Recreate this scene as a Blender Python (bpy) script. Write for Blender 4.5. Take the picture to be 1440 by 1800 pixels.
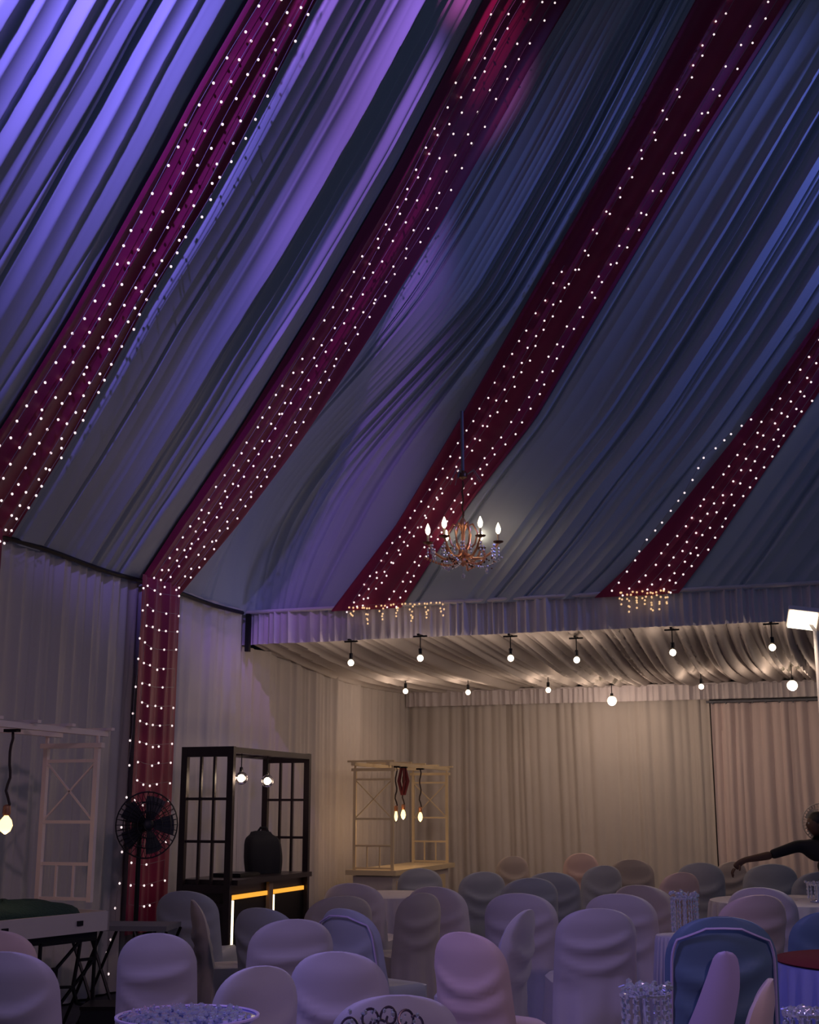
import bpy, bmesh, math, random
from mathutils import Vector, Matrix, Euler
for o in list(bpy.data.objects): bpy.data.objects.remove(o)
R = math.radians
rnd = random.Random(7)
SC = bpy.context.scene
COL = SC.collection

# ------------------------------------------------------------------ camera
EYE = Vector((0, 0, 1.6))
F_PX = 2250.0
PITCH, YAW = R(13.013), R(18.663)
cam_d = bpy.data.cameras.new('camera')
cam_d.sensor_fit = 'VERTICAL'
cam_d.sensor_height = 24.0
cam_d.lens = 24.0 * F_PX / 1800.0
cam_d.clip_end = 200
cam = bpy.data.objects.new('camera', cam_d)
COL.objects.link(cam)
cam.location = EYE
cam.rotation_euler = (R(90) + PITCH, 0, YAW)
SC.camera = cam
# ------------------------------------------------------------------ world, exposure
w = bpy.data.worlds.new('world'); SC.world = w; w.use_nodes = True
w.node_tree.nodes['Background'].inputs[0].default_value = (0.30, 0.41, 0.74, 1)
w.node_tree.nodes['Background'].inputs[1].default_value = 0.115
SC.view_settings.view_transform = 'Standard'
SC.view_settings.look = 'None'
SC.view_settings.gamma = 1
SC.view_settings.use_curve_mapping = False
SC.view_settings.exposure = 0.0
# ------------------------------------------------------------------ coloured venue spots out of frame, and added hall fills
def lamp(name, typ, loc, energy, col, target=None, size=0.3, angle=60, blend=0.6):
    d = bpy.data.lights.new(name, typ); d.energy = energy; d.color = col
    if typ == 'AREA': d.shape = 'DISK'; d.size = size
    else: d.shadow_soft_size = size
    if typ == 'SPOT': d.spot_size = R(angle); d.spot_blend = blend
    o = bpy.data.objects.new(name, d); COL.objects.link(o); o.location = loc
    if target is not None:
        o.rotation_euler = (Vector(target) - Vector(loc)).to_track_quat('-Z', 'Y').to_euler()
    return o
lamp('stage_spot_violet', 'SPOT', (-1.9, 2.2, 7.7), 2700, (0.30, 0.20, 1.0), (-4.6, 5.5, 7.4), 0.08, 52, 0.7)
lamp('stage_spot_purple', 'SPOT', (-1.7, 5.9, 9.6), 1000, (0.48, 0.20, 0.95), (-3.5, 8.2, 8.4), 0.08, 41, 0.5)
lamp('stage_spot_crimson', 'SPOT', (-1.5, 6.2, 9.5), 650, (0.95, 0.15, 0.66), (-2.95, 9.5, 9.3), 0.08, 27, 0.6)
lamp('stage_spot_blue', 'SPOT', (3.6, 10.9, 8.2), 420, (0.20, 0.24, 1.0), (0.9, 11.9, 7.6), 0.08, 62, 0.9)
lamp('hall_fill_violet', 'SPOT', (-4.8, 3.6, 5.2), 390, (0.46, 0.36, 1.0), (0.2, 7.2, 0.0), 0.4, 74, 0.9)  # added fill, no fixture: violet wash raking the chair covers
lamp('hall_fill_rose', 'SPOT', (3.4, 1.6, 5.0), 250, (1.0, 0.62, 0.74), (-3.0, 7.4, 0.6), 0.2, 66, 0.9)  # added fill, no fixture: pink wash for left stalls and chairs

# ------------------------------------------------------------------ picture geometry -> places in the hall
FW = Vector((-math.sin(YAW) * math.cos(PITCH), math.cos(YAW) * math.cos(PITCH), math.sin(PITCH)))
RT = Vector((math.cos(YAW), math.sin(YAW), 0)); UP = RT.cross(FW)
def ray(px, py): return FW + RT * ((px - 720) / F_PX) - UP * ((py - 900) / F_PX)
def at(px, py, axis, val):
    d = ray(px, py); t = (val - EYE[axis]) / d[axis]; return EYE + d * t
def at_depth(px, py, depth):       # depth measured along the floor in the looking direction
    d = ray(px, py); h = Vector((-math.sin(YAW), math.cos(YAW), 0)); return EYE + d * (depth / d.dot(h))
def lerp(a, b, t): return a + (b - a) * t
def interp(x, xs, ys):
    if x <= xs[0]:
        return ys[0] + (ys[1] - ys[0]) * (x - xs[0]) / (xs[1] - xs[0])
    for i in range(len(xs) - 1):
        if x <= xs[i + 1] or i == len(xs) - 2:
            return ys[i] + (ys[i + 1] - ys[i]) * (x - xs[i]) / (xs[i + 1] - xs[i])
def smooth(t): t = max(0, min(1, t)); return t * t * (3 - 2 * t)

# ------------------------------------------------------------------ materials
def mat(name, col, rough=0.7, metal=0.0, emit=None, estr=0.0, sheen=0.0, noise=0.0, nscale=8, trans=0, spec=None, weave=0.0, subsurf=0):
    m = bpy.data.materials.new(name); m.use_nodes = True
    nt = m.node_tree; b = nt.nodes['Principled BSDF']
    b.inputs['Base Color'].default_value = (*col, 1)
    b.inputs['Roughness'].default_value = rough
    b.inputs['Metallic'].default_value = metal
    if sheen: b.inputs['Sheen Weight'].default_value = sheen
    if trans: b.inputs['Transmission Weight'].default_value = trans
    if spec is not None: b.inputs['Specular IOR Level'].default_value = spec
    if emit: b.inputs['Emission Color'].default_value = (*emit, 1); b.inputs['Emission Strength'].default_value = estr
    tc = nt.nodes.new('ShaderNodeTexCoord')
    if noise:
        n = nt.nodes.new('ShaderNodeTexNoise'); n.inputs['Scale'].default_value = nscale; n.inputs['Detail'].default_value = 4
        nt.links.new(tc.outputs['Object'], n.inputs['Vector'])
        mx = nt.nodes.new('ShaderNodeMix'); mx.data_type = 'RGBA'
        mx.inputs['A'].default_value = (*[c * (1 - noise) for c in col], 1)
        mx.inputs['B'].default_value = (*[min(1, c * (1 + noise)) for c in col], 1)
        nt.links.new(n.outputs['Fac'], mx.inputs['Factor']); nt.links.new(mx.outputs['Result'], b.inputs['Base Color'])
    if weave:
        n2 = nt.nodes.new('ShaderNodeTexNoise'); n2.inputs['Scale'].default_value = 60; n2.inputs['Detail'].default_value = 2
        nt.links.new(tc.outputs['Object'], n2.inputs['Vector'])
        bp = nt.nodes.new('ShaderNodeBump'); bp.inputs['Strength'].default_value = weave; bp.inputs['Distance'].default_value = 0.01
        nt.links.new(n2.outputs['Fac'], bp.inputs['Height']); nt.links.new(bp.outputs['Normal'], b.inputs['Normal'])
    return m
M = dict(
    ceil=mat('ceiling satin', (0.43, 0.50, 0.57), 0.55, sheen=0.1, noise=0.06, nscale=1.2),
    ceilb=mat('ceiling satin beige', (0.50, 0.47, 0.43), 0.55, sheen=0.1, noise=0.05, nscale=1.2),
    red=mat('crimson satin', (0.25, 0.005, 0.055), 0.5, sheen=0.2, noise=0.12, nscale=2),
    wall=mat('white wall cloth', (0.60, 0.57, 0.57), 0.8, noise=0.06, nscale=2),
    warmwall=mat('ivory curtain', (0.60, 0.56, 0.54), 0.8, noise=0.08, nscale=2),
    pinkwall=mat('blush curtain', (0.74, 0.62, 0.62), 0.8, noise=0.05, nscale=2),
    valance=mat('valance voile', (0.66, 0.62, 0.66), 0.75, noise=0.06),
    hard=mat('bare wall board', (0.25, 0.24, 0.26), 0.9, noise=0.1),
    floor=mat('dark carpet', (0.045, 0.045, 0.065), 0.95, noise=0.3, nscale=12),
    dark=mat('dark stained wood', (0.022, 0.014, 0.018), 0.35, noise=0.3, nscale=20),
    black=mat('black cloth', (0.006, 0.007, 0.014), 0.8),
    metal=mat('black metal', (0.02, 0.02, 0.025), 0.4, 0.7),
    white=mat('cream painted metal', (0.86, 0.74, 0.72), 0.45, noise=0.04),
    cream=mat('yellow cream paint', (0.70, 0.58, 0.38), 0.5, noise=0.05),
    counter=mat('white counter paint', (0.60, 0.55, 0.56), 0.5, noise=0.05),
    green=mat('dark green cloth', (0.004, 0.035, 0.035), 0.9, noise=0.3, nscale=25, weave=0.8),
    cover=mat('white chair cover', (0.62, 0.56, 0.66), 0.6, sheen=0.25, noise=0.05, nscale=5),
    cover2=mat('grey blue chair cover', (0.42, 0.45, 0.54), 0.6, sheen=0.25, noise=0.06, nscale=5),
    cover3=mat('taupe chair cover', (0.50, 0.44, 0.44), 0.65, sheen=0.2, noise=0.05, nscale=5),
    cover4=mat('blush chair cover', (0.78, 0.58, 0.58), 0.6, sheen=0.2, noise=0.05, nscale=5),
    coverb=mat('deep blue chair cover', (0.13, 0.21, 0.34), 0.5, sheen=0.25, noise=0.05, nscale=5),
    sash=mat('lavender sash', (0.66, 0.52, 0.86), 0.5, sheen=0.3),
    cloth=mat('white tablecloth', (0.55, 0.52, 0.62), 0.7, noise=0.04),
    bluecloth=mat('blue skirt cloth', (0.30, 0.32, 0.70), 0.6),
    terra=mat('terracotta cloth', (0.20, 0.035, 0.045), 0.95, noise=0.05, spec=0.05),
    wood=mat('plywood', (0.30, 0.22, 0.15), 0.7, noise=0.2),
    greytop=mat('grey table laminate', (0.16, 0.17, 0.21), 0.5),
    bulb=mat('fairy bulb', (1, 0.85, 0.8), 0.4, emit=(1, 0.80, 0.80), estr=1.15),
    glint=mat('amber bulb reflection', (1, 0.8, 0.5), 0.4, emit=(1, 0.62, 0.30), estr=0.8),  # amber glow stands in for bulb reflections on the valance
    wire=mat('clear wire', (0.30, 0.26, 0.30), 0.4),
    lampw=mat('warm bulb', (1, 0.9, 0.7), 0.3, emit=(1, 0.80, 0.52), estr=6),
    lampy=mat('amber bulb', (1, 0.8, 0.4), 0.3, emit=(1, 0.62, 0.22), estr=3.2),
    flood=mat('floodlight face', (1, 0.95, 0.8), 0.3, emit=(1, 0.90, 0.66), estr=4),
    candle=mat('candle bulb', (1, 0.9, 0.7), 0.3, emit=(1, 0.82, 0.58), estr=6),
    led=mat('white led strip', (1, 0.9, 0.7), 0.3, emit=(1, 0.80, 0.50), estr=3.2),
    ledo=mat('amber led strip', (1, 0.6, 0.1), 0.3, emit=(1, 0.42, 0.04), estr=1.0),
    copper=mat('copper gilt', (0.75, 0.36, 0.20), 0.3, 0.8),
    bronze=mat('dark bronze', (0.14, 0.07, 0.045), 0.35, 0.8),
    glass=mat('cut crystal', (0.88, 0.89, 1.0), 0.12, 0.7),
    clear=mat('clear glass', (0.98, 0.98, 1.0), 0.02, trans=1.0),
    mesh=mat('fan guard', (0.03, 0.03, 0.045), 0.5, 0.4),
    fanw=mat('pale fan plastic', (0.42, 0.40, 0.42), 0.5),
    skin=mat('brown skin', (0.10, 0.05, 0.035), 0.6),
    hair=mat('black hair', (0.01, 0.01, 0.012), 0.6),
    rope=mat('dark rope', (0.05, 0.035, 0.035), 0.8),
    maroon=mat('maroon cord', (0.16, 0.02, 0.03), 0.7),
    mirror=mat('blue mirror tray', (0.45, 0.50, 0.80), 0.12, 0.9),
    gold=mat('brown filigree wire', (0.10, 0.07, 0.10), 0.35, 0.7),
)
for k in ('bulb', 'glint', 'candle', 'lampw', 'lampy', 'flood', 'ledo'):
    try: M[k].cycles.emission_sampling = 'NONE'
    except Exception: pass

# ------------------------------------------------------------------ helpers
class MB:
    def __init__(s): s.v = []; s.f = []
    def add(s, vs, fs):
        b = len(s.v); s.v += [tuple(v) for v in vs]; s.f += [tuple(b + i for i in f) for f in fs]; return s
    def box(s, c, d, rot=None):
        c = Vector(c); vs = []
        for x in (-.5, .5):
            for y in (-.5, .5):
                for z in (-.5, .5):
                    p = Vector((x * d[0], y * d[1], z * d[2]))
                    if rot is not None: p = rot @ p
                    vs.append(c + p)
        return s.add(vs, [(0, 1, 3, 2), (4, 6, 7, 5), (0, 4, 5, 1), (2, 3, 7, 6), (0, 2, 6, 4), (1, 5, 7, 3)])
    def bar(s, a, b, w_, h_=None, up=(0, 0, 1)):
        a = Vector(a); b = Vector(b); h_ = h_ or w_; d = b - a; L = d.length
        if L < 1e-6: return s
        z = d / L; u = Vector(up)
        if abs(z.dot(u)) > 0.98: u = Vector((0, 1, 0))
        x = u.cross(z).normalized(); y = z.cross(x)
        rot = Matrix((x, y, z)).transposed()
        return s.box((a + b) / 2, (w_, h_, L), rot)
    def tube(s, pts, r, n=6, caps=True):
        pts = [Vector(p) for p in pts]; rs = r if isinstance(r, (list, tuple)) else [r] * len(pts)
        vs = []; fs = []; px = None
        for i, p in enumerate(pts):
            t = (pts[min(i + 1, len(pts) - 1)] - pts[max(i - 1, 0)])
            t = t.normalized() if t.length > 1e-9 else Vector((0, 0, 1))
            if px is None:
                u = Vector((0, 0, 1)) if abs(t.z) < 0.9 else Vector((1, 0, 0)); px = u.cross(t).normalized()
            else:
                px = (px - t * px.dot(t)); px = px.normalized() if px.length > 1e-6 else Vector((1, 0, 0))
            py = t.cross(px)
            for k in range(n):
                a = 2 * math.pi * k / n; vs.append(p + (px * math.cos(a) + py * math.sin(a)) * rs[i])
        for i in range(len(pts) - 1):
            for k in range(n):
                k2 = (k + 1) % n; fs.append((i * n + k, i * n + k2, (i + 1) * n + k2, (i + 1) * n + k))
        if caps:
            fs.append(tuple(range(n))[::-1]); fs.append(tuple((len(pts) - 1) * n + k for k in range(n)))
        return s.add(vs, fs)
    def lathe(s, prof, n=16, c=(0, 0, 0)):
        vs = []; fs = []
        for r, z in prof:
            for k in range(n):
                a = 2 * math.pi * k / n; vs.append((c[0] + r * math.cos(a), c[1] + r * math.sin(a), c[2] + z))
        m = len(prof)
        for i in range(m - 1):
            for k in range(n):
                k2 = (k + 1) % n; fs.append((i * n + k, i * n + k2, (i + 1) * n + k2, (i + 1) * n + k))
        fs.append(tuple(range(n))[::-1]); fs.append(tuple((m - 1) * n + k for k in range(n)))
        return s.add(vs, fs)
    def ball(s, c, r, n=8, m=5, sq=(1, 1, 1)):
        prof = []
        vs = []; fs = []
        for i in range(m + 1):
            th = math.pi * i / m; th = min(max(th, 0.06), math.pi - 0.06)
            for k in range(n):
                a = 2 * math.pi * k / n
                vs.append((c[0] + r * sq[0] * math.sin(th) * math.cos(a), c[1] + r * sq[1] * math.sin(th) * math.sin(a), c[2] + r * sq[2] * math.cos(th)))
        for i in range(m):
            for k in range(n):
                k2 = (k + 1) % n; fs.append((i * n + k, (i + 1) * n + k, (i + 1) * n + k2, i * n + k2))
        fs.append(tuple(range(n))); fs.append(tuple(m * n + k for k in range(n))[::-1])
        return s.add(vs, fs)
    def grid(s, P):      # P[i][j] points
        n, m = len(P), len(P[0]); vs = [p for r_ in P for p in r_]
        return s.add(vs, [(i * m + j, i * m + j + 1, (i + 1) * m + j + 1, (i + 1) * m + j) for i in range(n - 1) for j in range(m - 1)])
    def mesh(s, name, m, shade=True):
        me = bpy.data.meshes.new(name); me.from_pydata(s.v, [], s.f); me.update()
        if shade:
            for p in me.polygons: p.use_smooth = True
            try: me.set_sharp_from_angle(angle=R(50))
            except Exception: pass
        me.materials.append(m); return me
    def obj(s, name, m, parent=None, loc=None, rot=None, shade=True):
        o = bpy.data.objects.new(name, s.mesh(name, m, shade)); COL.objects.link(o)
        if parent is not None: o.parent = parent
        if loc is not None: o.location = loc
        if rot is not None: o.rotation_euler = rot
        return o
def empty(name, loc=(0, 0, 0), rz=0, scale=None):
    o = bpy.data.objects.new(name, None); COL.objects.link(o); o.location = loc; o.rotation_euler = (0, 0, rz); o.empty_display_size = 0.1
    if scale: o.scale = scale
    return o
def tag(o, label=None, cat=None, group=None, kind=None):
    if label: o['label'] = label
    if cat: o['category'] = cat
    if group: o['group'] = group
    if kind: o['kind'] = kind
    return o
KIDS = {}
def copy_tree(o, parent=None):
    c = o.copy(); COL.objects.link(c); c.parent = parent
    for ch in list(o.children): copy_tree(ch, c)
    return c

# ------------------------------------------------------------------ hall shell
WX, FY, BY = -6.3, 12.9, 18.7        # left wall, annex front plane, back wall
def struct(o): o['kind'] = 'structure'; return o
fl = MB().box((0.5, 8, -0.05), (16, 24, 0.1)).obj('floor', M['floor'], shade=False); struct(fl)
wl = MB().box((WX - 0.25, 9.3, 1.85), (0.1, 19.2, 3.7)).obj('wall_left', M['hard'], shade=False); struct(wl)
wb = MB().box((0.5, BY + 0.25, 1.75), (13.6, 0.1, 3.5)).obj('wall_back', M['hard'], shade=False); struct(wb)

# pleated cloth hanging between two plan points
def pleat_fn(seed, waves):
    r = random.Random(seed); ph = [(r.uniform(0, 6.28), lam * r.uniform(.85, 1.15), a) for lam, a in waves]
    def f(u):
        u2 = u + 0.10 * math.sin(u * 2.1 + ph[0][0]) + 0.035 * math.sin(u * 7.3 + ph[1][0])
        return sum(a * (1 - 2 * abs(math.sin(math.pi * u2 / lam + p))) if k % 2 == 0 else a * math.sin(2 * math.pi * u2 / lam + p) for k, (p, lam, a) in enumerate(ph))
    return f
def curtain(name, a, b, z0, z1, m, seed, waves, nrm, step=0.018, rows=8, parent=None, top_gather=1.0, drift=0.03, sag=0.0):
    a = Vector(a); b = Vector(b); L = (b - a).length; n = int(L / step); f = pleat_fn(seed, waves); g = pleat_fn(seed + 50, waves)
    nrm = Vector(nrm); P = []
    for j in range(rows + 1):
        t = j / rows; row = []
        z = lerp(z1, z0, t)
        for i in range(n + 1):
            u = L * i / n; uu = u + drift * math.sin(t * 2.2 + u * .9)
            h = lerp(f(uu), g(uu), t * .35) * lerp(top_gather, 1.0, smooth(t * 4)) 
            p = a + (b - a) * (i / n); zz = z - sag * math.sin(math.pi * i / n) * (1 if j in (0, rows) else 1)
            row.append((p.x + nrm.x * h, p.y + nrm.y * h, zz))
        P.append(row)
    return MB().grid(P).obj(name, m, parent)
W1 = [(0.13, 0.018), (0.31, 0.014), (0.55, 0.02)]
W2 = [(0.12, 0.012), (0.26, 0.014), (0.8, 0.03)]
c = curtain('wall_curtain', (WX, 4.2, 0), (WX, 11.0, 0), 0.02, 3.75, M['wall'], 3, W1, (1, 0, 0))
tag(c, 'grey white pleated wall curtain left of the crimson column behind the stalls', 'curtain')
c = curtain('wall_curtain', (WX, 11.22, 0), (WX, 12.9, 0), 0.02, 3.75, M['wall'], 5, [(0.2, 0.01), (0.31, 0.008), (0.55, 0.02)], (1, 0, 0))
tag(c, 'flat grey wall curtain panel just right of the crimson column', 'curtain')
c = curtain('wall_curtain', (WX, 12.92, 0), (WX, BY + .1, 0), 0.02, 3.36, M['warmwall'], 8, W2, (1, 0, 0))
tag(c, 'ivory pleated side curtain of the low annex behind the white pergola stall', 'curtain')
bx = at(1257, 1400, 1, BY).x
c = curtain('back_curtain', (WX - .1, BY - .06, 0), (bx, BY - .06, 0), 0.02, 3.2, M['warmwall'], 11, W2, (0, 1, 0))
tag(c, 'wide taupe pleated curtain on the annex back wall', 'curtain')
c = curtain('back_curtain', (bx + .02, BY - .14, 0), (4.5, BY - .14, 0), 0.02, 3.03, M['pinkwall'], 15, [(0.15, 0.018), (0.3, 0.018), (0.8, 0.025)], (0, 1, 0))
tag(c, 'brighter blush pleated curtain hung on a rail at the right of the annex back wall', 'curtain')
rl = MB().tube([(bx - .03, BY - .245, 3.045), (4.5, BY - .245, 3.045)], 0.018, 8)
for i in range(26): rl.ball((bx + .06 + i * .18, BY - .245, 3.025), 0.016, 6, 4)
o = rl.obj('curtain_rail', M['greytop']); tag(o, 'thin grey rail carrying the blush curtain under the back valance', 'curtain rail')
# valances
def valance(name, a, b, z0, z1, seed, m, nrm, label):
    v = curtain(name, a, b, z0, z1, m, seed, [(0.075, 0.018), (0.19, 0.012), (0.9, 0.02)], nrm, step=0.012, rows=5, drift=0.0)
    tag(v, label, 'valance'); 
    return v
v = valance('front_valance', (WX - .04, FY, 0), (4.0, FY, 0), 3.37, 3.72, 21, M['valance'], (0, -1, 0), 'long white gathered valance across the front edge of the annex')
MB().tube([(WX - .04, FY - .01, 3.73), (4.0, FY - .01, 3.73)], 0.022, 8).obj('header_tape', M['valance'], v)
v2 = valance('back_valance', (WX + .02, BY - .28, 0), (4.5, BY - .28, 0), 3.08, 3.29, 25, M['valance'], (0, -1, 0), 'shorter grey gathered valance along the top of the annex back wall')
MB().tube([(WX + .02, BY - .26, 3.30), (4.5, BY - .26, 3.30)], 0.016, 8).obj('header_tape', M['valance'], v2)
# beam the valance hangs on, corner post, eave cords
o = MB().box((-1.1, FY + .13, 3.64), (10.4, 0.06, 0.08)).obj('trim_1', M['hard'], shade=False); struct(o)
o = MB().box((WX + .05, FY - .02, 3.5), (0.05, 0.05, 0.42)).obj('trim_2', M['metal'], shade=False); struct(o)
o = MB().tube([(WX + .04, y, 3.70 + .012 * math.sin(y * 3)) for y in [4 + i * .35 for i in range(26)]], 0.022, 6).obj('trim_3', M['metal']); struct(o)
# annex ceiling cloth, folds front to back
def annex_ceiling():
    f = pleat_fn(31, [(0.13, 0.04), (0.29, 0.035), (0.8, 0.03)]); P = []
    n = 620
    for j in range(15):
        t = j / 14; y = lerp(FY + .12, BY - .1, t); row = []
        for i in range(n + 1):
            u = i / n * 10.7; x = WX + u
            amp = 0.55 + 0.45 * math.sin(math.pi * t)
            dr = u + 0.10 * math.sin(t * 3 + u * 1.3) + 0.05 * t
            row.append((x, y, lerp(3.44, 3.33, t) - 0.07 * math.sin(math.pi * t) + amp * f(dr)))
        P.append(row)
    return MB().grid(P).obj('annex_ceiling', M['warmwall'])
struct(annex_ceiling())
o = MB().box((-1, 15.9, 3.66), (10.8, 5.9, 0.04)).obj('annex_roof', M['hard'], shade=False); struct(o)

# ------------------------------------------------------------------ draped tent ceiling
ZX = ([3.7, 4.42, 5.08, 6.22, 7.45, 8.2, 8.95, 9.7, 11.6], [-6.3, -5.7, -5.2, -4.4, -3.6, -3.15, -2.7, -2.2, -1.0])
KY = 0.25
def left_pt(yf): return lambda z: Vector((interp(z, *ZX), yf(z), z))
def ky(*pts): zs = [p[0] for p in pts]; ys = [p[1] for p in pts]; return lambda z: interp(z, zs, ys)
def right_pt(pix):
    zs, xs = [], []
    for px, py in pix:
        d = ray(px, py); t = (FY + KY * 3.7 - EYE.y - KY * EYE.z) / (d.y + KY * d.z); p = EYE + d * t
        zs.append(p.z); xs.append(p.x)
    return lambda z: Vector((interp(z, zs, xs), FY - KY * (z - 3.7), z))
K = {}
K['a'] = left_pt(lambda z: 3.9)
K['0L'] = left_pt(lambda z: 4.5)
K['0R'] = left_pt(lambda z: 5.3)
K['1L'] = left_pt(ky((3.7, 7.68), (4.36, 7.60), (5.4, 7.50), (6.6, 7.36), (7.3, 7.33), (10, 7.25)))
K['1R'] = left_pt(ky((3.7, 8.50), (5.43, 8.17), (6.65, 8.08), (7.6, 7.98), (10, 7.9)))
K['2L'] = left_pt(ky((3.7, 10.56), (4.3, 10.46), (5.14, 10.42), (7.45, 10.32), (8.95, 10.2), (11, 10.1)))
K['2R'] = left_pt(ky((3.7, 11.29), (4.32, 11.36), (5.3, 11.44), (6.3, 11.44), (8.57, 11.52), (11, 11.5)))
K['3L'] = right_pt([(590, 1066), (640, 1000), (700, 920), (820, 720), (940, 510), (1090, 250), (1225, 0)])
K['3R'] = right_pt([(712, 1060), (760, 985), (830, 880), (940, 740), (1090, 490), (1240, 240), (1392, 0)])
K['4L'] = right_pt([(1055, 1042), (1100, 1000), (1160, 935), (1300, 760), (1440, 560), (1560, 370), (1780, 0)])
K['4R'] = right_pt([(1200, 1034), (1245, 975), (1320, 865), (1440, 690), (1560, 500), (1900, 0)])
K['e'] = lambda z: K['4R'](z) + Vector((5.0, 0, 0))
def corner(z):
    a, b = K['2R'](z), K['3L'](z); m = (a + b) / 2; t = smooth((z - 3.7) / 3.2)
    return Vector((-6.3, 12.88, z)) .lerp(m, t) if t < 1 else m
ZL = [3.7 + (11.4 - 3.7) * (i / 54) for i in range(55)]
def surf(keys, u, z):       # u in 0..len-1
    i = min(int(u), len(keys) - 2); return keys[i](z).lerp(keys[i + 1](z), u - i)
def curve3(a, c_, b):
    def g(u, z):
        A, Cc, B = a(z), c_(z), b(z); return A * (1 - u) ** 2 + (Cc * 2 - (A + B) / 2) * 2 * u * (1 - u) + B * u ** 2
    return g
def drape(name, g, m, fold, n, off=0.0, parent=None, zlo=3.7):
    # g(u,z) point, fold(u,z) metres towards the room
    P = []
    for z in ZL:
        z = max(z, zlo); row = []
        for i in range(n + 1):
            u = i / n; p = g(u, z); du = g(min(1, u + .01), z) - g(max(0, u - .01), z); dz = g(u, z + .05) - g(u, z - .05)
            nn = du.cross(dz).normalized()
            if nn.dot(EYE + Vector((0, 0, .5)) - p) < 0: nn = -nn
            row.append(p + nn * (off + fold(u, z)))
        P.append(row)
    return MB().grid(P).obj(name, m, parent)
ceil = empty('ceiling'); struct(ceil)
def fold_fn(seed, width, ribs, amp, base):
    """ribs: (start, end) fraction where the cloth is gathered; base: broad profile points (u, metres)"""
    r = random.Random(seed); f = pleat_fn(seed, [(0.17, 1.0), (0.36, 0.9), (0.75, 0.9)])
    lines = [(r.uniform(.03, .97), r.uniform(.010, .022), r.uniform(.004, .009)) for _ in range(int(width * 2.2))]
    def fn(u, z):
        t = smooth((z - 3.5) / 3.6); a = 0.22 + 0.78 * t
        k = 0.0
        for s, e in ribs: k = max(k, smooth((u - s) / .05) * smooth((e - u) / .05))
        k = 0.12 + 0.88 * k
        uu = u * width + 0.05 * math.sin(z * .8 + seed)
        h = amp * k * a * f(uu * (1 + .01 * (z - 7)))
        for c0, wd, am in lines:
            d = (u - c0 - .012 * math.sin(z * .6 + c0 * 9)) * width
            h -= am * 5 * math.exp(-(d / .02) ** 2)
        b = interp(u, [q[0] for q in base], [q[1] for q in base])
        return h + b * (0.35 + 0.65 * t)
    return fn
def panel(keys, seed, width, ribs, base, n, m='ceil', amp=0.030, label=None):
    g = (lambda u, z: surf(keys, u * (len(keys) - 1), z)) if not callable(keys) else keys
    o = drape('fabric_panel', g, M[m], fold_fn(seed, width, ribs, amp, base), n, parent=ceil)
    return o
panel([K['a'], K['0L']], 1, 0.6, [(0, 1)], [(0, 0), (1, 0)], 60)
panel([K['0R'], K['1L']], 2, 2.2, [(0, 1)], [(0, 0), (.5, .04), (.55, .01), (.8, .03), (1, -.01)], 330, amp=0.020)
panel([K['1R'], K['2L']], 3, 2.3, [(.40, .86)], [(0, 0), (.07, .10), (.38, .0), (.5, .05), (.62, .03), (.85, .08), (1, -.02)], 330)
panel(curve3(K['2R'], corner, K['3L']), 4, 3.0, [(.55, .97)], [(0, 0), (.10, .02), (.25, .05), (.5, .06), (.7, .04), (.84, .09), (.9, .03), (1, 0)], 400)
panel([K['3R'], K['4L']], 5, 2.4, [(.25, .92)], [(0, .0), (.25, .02), (.42, .07), (.5, .03), (.62, .08), (.7, .02), (.85, .06), (1, 0)], 360)
panel([K['4R'], K['e']], 6, 5.0, [(.0, 1)], [(0, 0), (.1, .05), (.2, .0), (.4, .05), (1, 0)], 420)
# crimson swags
SWAG = {}
for nm, l, r_, lab in (('0', '0L', '0R', 'crimson ceiling swag out beyond the far left of the hall'),
                       ('1', '1L', '1R', 'crimson ceiling swag nearest the violet lit corner, leftmost of the four'),
                       ('2', '2L', '2R', 'crimson ceiling swag that runs down into the crimson wall column'),
                       ('3', '3L', '3R', 'dark crimson ceiling swag passing behind the chandelier'),
                       ('4', '4L', '4R', 'dark crimson ceiling swag ending at the valance, rightmost of the four')):
    if nm == '0': continue
    g = (lambda l, r_: lambda u, z: K[l](z).lerp(K[r_](z), u))(l, r_)
    SWAG[nm] = g
    f = pleat_fn(60 + int(nm), [(0.30, 0.034), (0.52, 0.022)])
    drape('fabric_panel', (lambda g: lambda u, z: g(-.12 + 1.24 * u, z))(g), M['ceil'], lambda u, z: 0.0, 12, off=-0.035, parent=ceil)
    o = drape('ceiling_swag', g, M['red'], (lambda f: lambda u, z: f(u * 1.0) * (0.4 + .6 * smooth((z - 3.7) / 3)) + 0.03 * math.sin(math.pi * u))(f), 48, off=0.035)
    tag(o, lab, 'drape', 'crimson ceiling swags')
# crimson columns on the left wall
for y0, y1, lab in ((10.42, 11.17, 'crimson drape column hanging down the left wall behind the fan'),
                    (7.50, 8.29, 'crimson drape column at the far left edge, only its edge in view')):
    cc = curtain('wall_drape', (WX + .13, y0, 0), (WX + .13, y1, 0), 0.5 if y0 > 9 else 0.1, 3.74, M['red'], int(y0), [(0.16, 0.016), (0.3, 0.016)], (1, 0, 0))
    tag(cc, lab, 'drape')

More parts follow.
